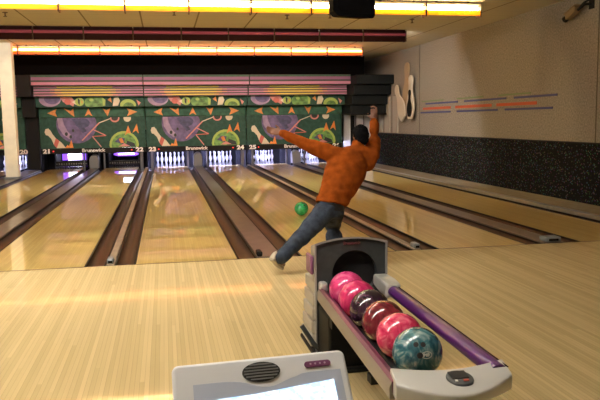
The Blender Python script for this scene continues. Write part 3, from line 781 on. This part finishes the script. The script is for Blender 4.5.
for (a0, a1, b0, b1), m_ in (((-.034, .034, -.042, .012), 'pad_btn'), ((.004, .024, .022, .034), 'pad_red'), ((-.03, -.02, .022, .032), 'sign_white')):
    MB().prism([padp(*q_, .0092) for q_ in ((a0, b0), (a1, b0), (a1, b1), (a0, b1))], [padp(*q_, .0125) for q_ in ((a0, b0), (a1, b0), (a1, b1), (a0, b1))]).build('pad_button', m_, br)
MB().box(.80, .98, -4.93, -4.80, .0, .372).build('front_leg', 'black', br, bevel=.03)
MB().box(.74, 1.04, -4.97, -4.72, .0, .03).build('front_foot', 'black', br, bevel=.01)

# balls in the rack
def ball(x, y, z, m, label, rot, cat='bowling ball', group=None, emblem=False):
    t = local('bowling_ball', label, cat, (x, y, z), group)
    MB().ell((0, 0, 0), (.108,)*3, 40).build('shell', m, t, smooth=True)
    Rm = Matrix.Rotation(rot[0], 3, 'Z') @ Matrix.Rotation(rot[1], 3, 'X')
    for dx, dz, r in ((-.014, .0, .011), (.014, .0, .011), (0, -.045, .013)):
        d = Vector((dx, -.1, dz)).normalized()
        u = d.cross(Vector((0, 0, 1))).normalized(); v = u.cross(d)
        mb = MB(); mb.loft([[Rm @ (d*.095+u*r*math.cos(2*PI*i/14)+v*r*math.sin(2*PI*i/14)) for i in range(14)], [Rm @ (d*.1083+u*r*math.cos(2*PI*i/14)+v*r*math.sin(2*PI*i/14)) for i in range(14)]])
        mb.build('finger_hole', 'hole_dark', t)
    if emblem:
        mb = MB()
        def on(a, b, R_=.1084):
            d = Vector((math.sin(a)*math.cos(b), -math.cos(a)*math.cos(b), math.sin(b))); return d*R_
        def mark(a0, b0, a1, b1, w=.006):
            p, q = on(a0, b0), on(a1, b1); nrm = (p+q).normalized(); sd_ = (q-p).cross(nrm).normalized()*w/2*1.
            mb.prism([p+sd_, q+sd_, q-sd_, p-sd_], [x*.985 for x in (p+sd_, q+sd_, q-sd_, p-sd_)])
        N = 18
        for i in range(N):
            t0, t1 = 2*PI*i/N, 2*PI*(i+1)/N
            mark(.03+.21*math.cos(t0), .20+.13*math.sin(t0), .03+.21*math.cos(t1), .20+.13*math.sin(t1), .0035)
        for a0, b0, a1, b1 in ((-.1, .14, -.1, .26), (-.1, .26, -.03, .2), (-.03, .2, .02, .26), (.02, .26, .02, .14), (.07, .14, .07, .26), (.07, .26, .14, .22), (.14, .22, .07, .19)):
            mark(a0, b0, a1, b1, .007)
        mb.build('emblem', 'emblem', t)
    return t
GB = 'balls waiting in the rack'
specs = [('pink_ball2', 'bright pink bowling ball at the mouth of the return, farthest in the rack', (PI, .5)),
         ('pink_ball', 'pink bowling ball second from the return mouth, before the black one', (PI+.6, .4)),
         ('plum_ball', 'black plum bowling ball between the pink and the wine red ball', (PI-.5, .3)),
         ('wine_ball', 'wine red bowling ball between the black ball and a crimson pink one', (PI+.3, .6)),
         ('red_pink', 'crimson pink marbled bowling ball touching the teal ball', (PI-.2, .5)),
         ('teal_ball', 'teal marbled bowling ball with a pale emblem at the front of the rack', (-.25, -.62))]
for i, (m, lb, rot) in enumerate(specs):
    ball(BX0+.010+.001*i, -3.416-.2335*i, BZ, m, lb, rot, group=GB, emblem=(i == 5))
ball(1.845, 3.2, .1085, 'green_ball', 'green bowling ball rolling down lane 24 past the bowler', (.4, -1.))

# ---------------------------------------------------------------- scoring console (foreground)
co = bpy.data.objects.new('scoring_console', None); C.objects.link(co)
TH = math.radians(46)
co.location = (.055, -5.40, .779); co.rotation_euler = (0, math.radians(-1.2), 0)
tag(co, 'pale grey scoring console with a lit screen and oval speaker at the bottom edge', 'console')
co['_o'] = (0, 0, 0)
# local frame of the top: u across, v down the slope toward the camera, w out of the face
e_u = Vector((1, 0, 0)); e_v = Vector((0, -math.cos(TH), -math.sin(TH))); e_w = Vector((0, -math.sin(TH), math.cos(TH)))
def cv(u, v, w=0.): return e_u*u + e_v*v + e_w*w
def slab(mb, pts, w0, w1, mi=0):
    mb.prism([cv(u, v, w0) for u, v in pts], [cv(u, v, w1) for u, v in pts], mi)
CW = .252
def rrect(u0, u1, v0, v1, r, n=5):
    o = []
    for cx_, cy_, a0 in ((u1-r, v1-r, 0), (u0+r, v1-r, PI/2), (u0+r, v0+r, PI), (u1-r, v0+r, 3*PI/2)):
        for i in range(n+1): o.append((cx_+r*math.cos(a0+PI/2*i/n), cy_+r*math.sin(a0+PI/2*i/n)))
    return o
mb = MB(); slab(mb, rrect(-CW, CW, 0, .46, .02), -.07, 0)
mb.build('casing', 'console', co, smooth=True, bevel=.010, seg=3)
top = [(-.195+i*(.44-.03)/20, 0) for i in range(21)]
def rec_top(u): return .066 + .028*math.exp(-((u-.015)/.062)**2) - (.004 if u > .1 else 0)
N = 26
us = [-.195+i*.425/N for i in range(N+1)]
rec = [(u, rec_top(u)) for u in us] + [(.232, .40), (-.195, .40)]
mb = MB(); slab(mb, rec, -.012, .0012); mb.build('screen_surround', 'console_blue', co)
def screen_mat():
    m = bpy.data.materials.new('lit screen'); m.use_nodes = True
    nt = m.node_tree; b = nt.nodes['Principled BSDF']; L = nt.links
    tc = nt.nodes.new('ShaderNodeTexCoord')
    mp_ = nt.nodes.new('ShaderNodeMapping'); mp_.inputs['Scale'].default_value = (55, 75, 75); L.new(tc.outputs['Object'], mp_.inputs[0])
    n = nt.nodes.new('ShaderNodeTexNoise'); n.inputs['Scale'].default_value = 1.; n.inputs['Detail'].default_value = 2; L.new(mp_.outputs[0], n.inputs[0])
    r = nt.nodes.new('ShaderNodeValToRGB')
    r.color_ramp.elements[0].position = .36; r.color_ramp.elements[0].color = (.30, .56, .92, 1)
    r.color_ramp.elements[1].position = .66; r.color_ramp.elements[1].color = (.75, .9, 1, 1)
    L.new(n.outputs['Fac'], r.inputs['Fac']); L.new(r.outputs['Color'], b.inputs['Emission Color']); b.inputs['Emission Strength'].default_value = 1.1
    b.inputs['Base Color'].default_value = (.05, .06, .08, 1); b.inputs['Roughness'].default_value = .2
    return m
M['screen'] = screen_mat()
mb = MB(); slab(mb, [(-.165, .118), (-.02, .112), (.205, .092), (.205, .385), (-.165, .385)], .0013, .0035); mb.build('screen', 'screen', co)
mb = MB(); slab(mb, [(-.0+.055*math.cos(2*PI*i/32), .047+.030*math.sin(2*PI*i/32)) for i in range(32)], -.002, .003); sp = mb.build('speaker_grille', 'grille', co)
mb = MB()
for i in range(6):
    v = .047-.022+i*.0088; hw = .05*math.sqrt(max(.05, 1-((v-.047)/.029)**2))
    slab(mb, [(-hw, v-.0016), (hw, v-.0016), (hw, v+.0016), (-hw, v+.0016)], .003, .006)
o = mb.build('grille_slat', 'grille_bar', sp); o.parent = sp
mb = MB(); slab(mb, rrect(.127, .205, .030, .049, .0092), -.001, .004); bt = mb.build('plum_button', 'plum', co, bevel=.0015)
mb = MB()
for i in range(4): slab(mb, [(.145+.014*i+.003*math.cos(2*PI*j/10), .0395+.003*math.sin(2*PI*j/10)) for j in range(10)], .004, .0048)
mb.build('button_mark', 'plum_dot', bt)
MB().loft([[(-.09, -.16, -.778), (.09, -.16, -.778), (.09, .02, -.778), (-.09, .02, -.778)], [(-.09, -.16, -.25), (.09, -.16, -.25), (.09, .02, -.078), (-.09, .02, -.078)]]).build('pedestal', 'grey', co, bevel=.01)
MB().box(-.2, .2, -.32, .05, -.779, -.74).build('foot', 'grey', co, bevel=.015)

# ---------------------------------------------------------------- the bowler
def fuse(mb, name, m, parent, voxel, smooth=6, wrinkle=0., wscale=9., aniso=None):
    me = bpy.data.meshes.new(name+'_raw'); mb.bm.normal_update()
    bmesh.ops.recalc_face_normals(mb.bm, faces=mb.bm.faces)
    mb.bm.to_mesh(me); mb.bm.free()
    ob = bpy.data.objects.new(name, me); C.objects.link(ob)
    r = ob.modifiers.new('r', 'REMESH'); r.mode = 'VOXEL'; r.voxel_size = voxel
    s_ = ob.modifiers.new('s', 'SMOOTH'); s_.iterations = smooth; s_.factor = .5
    dg = bpy.context.evaluated_depsgraph_get()
    me2 = bpy.data.meshes.new_from_object(ob.evaluated_get(dg))
    bpy.data.objects.remove(ob); bpy.data.meshes.remove(me)
    if wrinkle:
        cos = []
        for v in me2.vertices:
            p = v.co
            q = Vector((p.x*wscale, p.y*wscale, p.z*wscale)) if aniso is None else Vector((p.x*aniso[0], p.y*aniso[1], p.z*aniso[2]))
            cos.append(p + v.normal*wrinkle*noise.noise(q))
        for v, c_ in zip(me2.vertices, cos): v.co = c_
    o0 = Vector(parent['_o'])
    for v in me2.vertices: v.co -= o0
    for p in me2.polygons: p.use_smooth = True
    me2.name = name
    me2.materials.clear()
    for k_ in ([m] if isinstance(m, str) else m): me2.materials.append(M[k_])
    ob = bpy.data.objects.new(name, me2); C.objects.link(ob); ob.parent = parent
    return ob

pe = thing('person', 'person in rust orange jacket and jeans bent in a bowling follow-through', 'person', (1.3, -.5, 0))
# joints
hipC = Vector((1.43, -.50, .60)); chest = Vector((1.67, -.28, .98)); neck0 = Vector((1.79, -.20, 1.15)); headC = Vector((1.850, -.16, 1.290))
shL = Vector((1.575, -.24, 1.085)); shR = Vector((1.945, -.22, 1.085))
elL = Vector((1.245, -.20, 1.215)); wrL = Vector((1.00, -.14, 1.335)); 
elR = Vector((2.03, -.05, 1.235)); wrR = Vector((2.035, -.02, 1.45))
hpL = Vector((1.475, -.46, .565)); hpR = Vector((1.385, -.54, .565))
knF = Vector((1.535, -.14, .365)); anF = Vector((1.535, -.27, .09))       # front (bent) leg
knB = Vector((1.115, -.66, .335)); anB = Vector((.845, -.83, .145))     # trailing leg
# continuous body
b = MB()
b.capsule([hipC, hipC.lerp(chest, .5), chest, neck0], [.095, .09, .085, .055])
b.capsule([neck0, headC-Vector((.01, 0, .06))], [.05, .048])
hd = Matrix.Rotation(-.12, 3, 'Y') @ Matrix.Rotation(-.15, 3, 'X')
def hp(x, y, z): return hd @ Vector((x, y, z)) + headC
b.ell(headC, (.074, .092, .108), 24, rot=hd)
b.ell(hp(0, .035, -.055), (.055, .06, .06), 20, rot=hd)     # jaw
b.ell(hp(0, .098, -.012), (.013, .02, .022), 12, rot=hd); b.ell(hp(0, .085, .012), (.009, .014, .028), 12, rot=hd)   # nose
for s_ in (-1, 1):
    b.ell(hp(s_*.077, .0, -.005), (.012, .022, .034), 12, rot=hd)   # ears
b.ell(hp(0, .082, -.055), (.026, .012, .008), 12, rot=hd)   # lips
b.capsule([shL, elL, wrL], [.05, .04, .028]); b.capsule([shR, elR, wrR], [.05, .04, .028])
b.capsule([shL, chest, shR], [.045, .08, .045])
b.capsule([hpL, knF, anF], [.075, .052, .036]); b.capsule([hpR, knB, anB], [.075, .052, .036])
b.capsule([anF, anF+Vector((.0, .12, -.05))], [.036, .03]); b.capsule([anB, anB+Vector((.05, .10, -.07))], [.034, .028])
def hand(b, wr, d, pn, thumb):
    """wr wrist, d finger direction, pn palm normal, thumb = sideways direction towards the thumb"""
    d = d.normalized(); th = (thumb - d*thumb.dot(d)).normalized(); pn = th.cross(d).normalized() if pn is None else pn
    pc = wr + d*.05
    Rm = Matrix((th, pn, d)).transposed()
    b.ell(pc, (.041, .016, .05), 16, rot=Rm)
    for i, (off, ln) in enumerate(((.030, .072), (.010, .080), (-.010, .074), (-.029, .058))):
        base = pc + d*.034 + th*off
        p1 = base + d*ln*.45 + pn*.004; p2 = base + d*ln*.76 + pn*.016; p3 = base + d*ln*.96 + pn*.032
        b.capsule([base, p1, p2, p3], [.0095, .0088, .008, .0068], 10)
    tb = wr + d*.022 + th*.028
    b.capsule([tb, tb+th*.026+d*.022+pn*.006, tb+th*.036+d*.05+pn*.012], [.012, .0105, .0085], 10)
hand(b, wrL, (wrL-elL)+Vector((-.02, 0, -.06)), None, Vector((0, .3, 1)))
hand(b, wrR, (wrR-elR)+Vector((.0, -.03, 0)), None, Vector((-1, .2, 0)))
fuse(b, 'body', 'skin', pe, .0065, 3)
# face details
for s_ in (-1, 1):
    ey = MB().ell(hp(s_*.031, .0835, .012), (.0125, .008, .007), 12, rot=hd).build('eye', 'eye', pe, smooth=True)
    ir = MB().ell(hp(s_*.031, .0895, .012), (.0055, .003, .0055), 10, rot=hd).build('iris', 'hair', None, origin=pe['_o'], smooth=True)
    ir.parent = ey; ir.location = (0, 0, 0)
    MB().tube([hp(s_*.018, .0895, .030), hp(s_*.032, .089, .034), hp(s_*.046, .082, .029)], [.004, .005, .003], 8).build('eyebrow', 'hair', pe, smooth=True)
# hair
h = MB(); h.ell(headC + hd @ Vector((0, -.012, .016)), (.084, .098, .104), 24, rot=hd)
h.ell(hp(0, -.045, -.045), (.070, .055, .06), 18, rot=hd)
for v in h.bm.verts:
    l = hd.inverted() @ (v.co-headC)
    if l.y > .05 and l.z < .05: v.co -= hd @ Vector((0, (l.y-.05)*1.0, 0))
fuse(h, 'hair', 'hair', pe, .006, 2, .008, 40.)
# jacket
def ering(c, ax, rx, ry, up, n=20):
    ax = ax.normalized(); u = up - ax*up.dot(ax); u.normalize(); v = ax.cross(u)
    return [c + u*rx*math.cos(2*PI*i/n) + v*ry*math.sin(2*PI*i/n) for i in range(n)]
j = MB()
ax = (chest-hipC)
spine = [hipC+Vector((.005, .0, .015)), hipC.lerp(chest, .32)+Vector((-.0, 0, 0)), hipC.lerp(chest, .62), chest, chest.lerp(neck0, .55), neck0+Vector((0, 0, -.0))]
across = Vector((1, 0, -.12))
dims = [(.165, .125), (.172, .130), (.200, .135), (.225, .140), (.175, .115), (.075, .072)]
axs = [ax.lerp(Vector((0, .1, 1)), .45)] + [ax.normalized()]*5
j.loft([ering(c_, a_, rx, ry, across) for c_, a_, (rx, ry) in zip(spine, axs, dims)])
for c_, a_, (rx, ry) in list(zip(spine, axs, dims))[1:4]:
    pass
j.capsule([shL+Vector((.06, 0, -.06)), shL, shL.lerp(elL, .5), elL, elL.lerp(wrL, .5), wrL-(wrL-elL)*.06], [.10, .098, .085, .068, .056, .046])
j.capsule([shR+Vector((-.05, 0, -.07)), shR, shR.lerp(elR, .5), elR, elR.lerp(wrR, .5), wrR-(wrR-elR)*.08], [.10, .092, .082, .07, .058, .048])
j.capsule([shL+Vector((.02, 0, .0)), neck0+Vector((0, -.01, -.03)), shR+Vector((-.02, 0, .0))], [.085, .09, .085])
j.capsule([neck0+Vector((-.005, 0, .0)), neck0+Vector((.01, .005, .045))], [.072, .066])
fuse(j, 'jacket', 'jacket', pe, .011, 10, .011, 9., aniso=(11, 11, 17))
# belt
MB().loft([ering(hipC+Vector((0, 0, .022-.0)), Vector((.12, .1, 1)), .140, .110, across), ering(hipC+Vector((-.005, -.005, -.045)), Vector((.12, .1, 1)), .146, .116, across)]).build('belt', 'belt', pe, smooth=True)
# jeans
q = MB()
q.loft([ering(hipC+Vector((0, 0, .0)), Vector((.1, .1, 1)), .138, .112, across), ering(hipC+Vector((-.015, -.005, -.07)), Vector((.1, .1, 1)), .148, .125, across), ering(hipC+Vector((-.02, 0, -.12)), Vector((.1, .1, 1)), .125, .115, across)])
q.capsule([hpL, hpL.lerp(knF, .5), knF, knF.lerp(anF, .5), anF+Vector((0, 0, .02))], [.115, .108, .10, .094, .082])
q.capsule([hpR+Vector((0, .02, .0)), hpR.lerp(knB, .5), knB, knB.lerp(anB, .5), anB.lerp(knB, .06)], [.115, .102, .086, .074, .068])
fuse(q, 'jeans', 'jean', pe, .010, 8, .010, 14.)
# shoes: sole, upper, toe cap
def shoe(heel, toe, upv, nm):
    heel = Vector(heel); toe = Vector(toe); d = (toe-heel); L = d.length; d.normalize(); up = Vector(upv); up = (up-d*up.dot(d)).normalized(); sd_ = d.cross(up)
    def pt(a, s__, h_): return heel + d*a*L + sd_*s__ + up*h_
    prof_w = [(0, .026), (.06, .034), (.25, .036), (.45, .037), (.65, .046), (.82, .044), (.94, .030), (1., .012)]
    loop = [(a, w_) for a, w_ in prof_w] + [(a, -w_) for a, w_ in prof_w[::-1]]
    s0 = MB(); s0.prism([pt(a, w_, 0) for a, w_ in loop], [pt(a, w_*1.02, .018) for a, w_ in loop]); s0.build('shoe_sole', 'shoe_sole', nm)
    up_ = MB()
    rings = []
    for a, w_, h_ in ((.0, .024, .07), (.08, .033, .085), (.28, .036, .09), (.42, .036, .078), (.6, .043, .058), (.8, .042, .046), (.93, .030, .036), (.995, .010, .026)):
        rings.append([pt(a, w_*math.cos(t_), .017 + max(0, h_*math.sin(t_))*1.) for t_ in [PI*i/10 for i in range(11)]])
    up_.loft(rings, close=True)
    for f in up_.bm.faces:
        c_ = f.calc_center_median(); a = (c_-heel).dot(d)/L
        f.material_index = 1 if .05 < a < .62 and (c_-heel).dot(sd_) > -.01 else 0
    up_.build('shoe_upper', ['shoe_tan', 'shoe_red'], nm, smooth=True)
sF = bpy.data.objects.new('shoe', None); C.objects.link(sF); sF.parent = pe; sF['_o'] = pe['_o']
shoe((1.535, -.34, .001), (1.535, -.06, .001), (0, 0, 1), sF)
sB = bpy.data.objects.new('shoe', None); C.objects.link(sB); sB.parent = pe; sB['_o'] = pe['_o']
shoe((.760, -.86, .150), (.885, -.70, .012), (.55, .35, .75), sB)

# ---------------------------------------------------------------- camera, world, view
cam = bpy.data.cameras.new('camera'); co_ = bpy.data.objects.new('camera', cam); C.objects.link(co_)
yaw, pit, rol, f = .1888, .1126, -.0146, 702.66
fw = Vector((math.sin(yaw)*math.cos(pit), math.cos(yaw)*math.cos(pit), -math.sin(pit)))
r = Vector((math.cos(yaw), -math.sin(yaw), 0)); u = r.cross(fw)
r2 = r*math.cos(rol)+u*math.sin(rol); u2 = -r*math.sin(rol)+u*math.cos(rol)
mw = Matrix((r2, u2, -fw)).transposed().to_4x4(); mw.translation = (-.1933, -7.3663, 1.4597)
co_.matrix_world = mw
cam.sensor_width = 36; cam.lens = f/600*36; cam.clip_start = .05; cam.clip_end = 100
S.camera = co_
wd = bpy.data.worlds.new('world'); S.world = wd; wd.use_nodes = True
wd.node_tree.nodes['Background'].inputs['Color'].default_value = (.05, .045, .04, 1)
wd.node_tree.nodes['Background'].inputs['Strength'].default_value = .3
S.view_settings.view_transform = 'Standard'; S.view_settings.look = 'None'; S.view_settings.gamma = 1; S.view_settings.use_curve_mapping = False
S.view_settings.exposure = 1.25
S.cycles.use_denoising = True; S.cycles.sample_clamp_indirect = 6; S.cycles.max_bounces = 8
for o in S.objects:
    if '_o' in o: del o['_o']
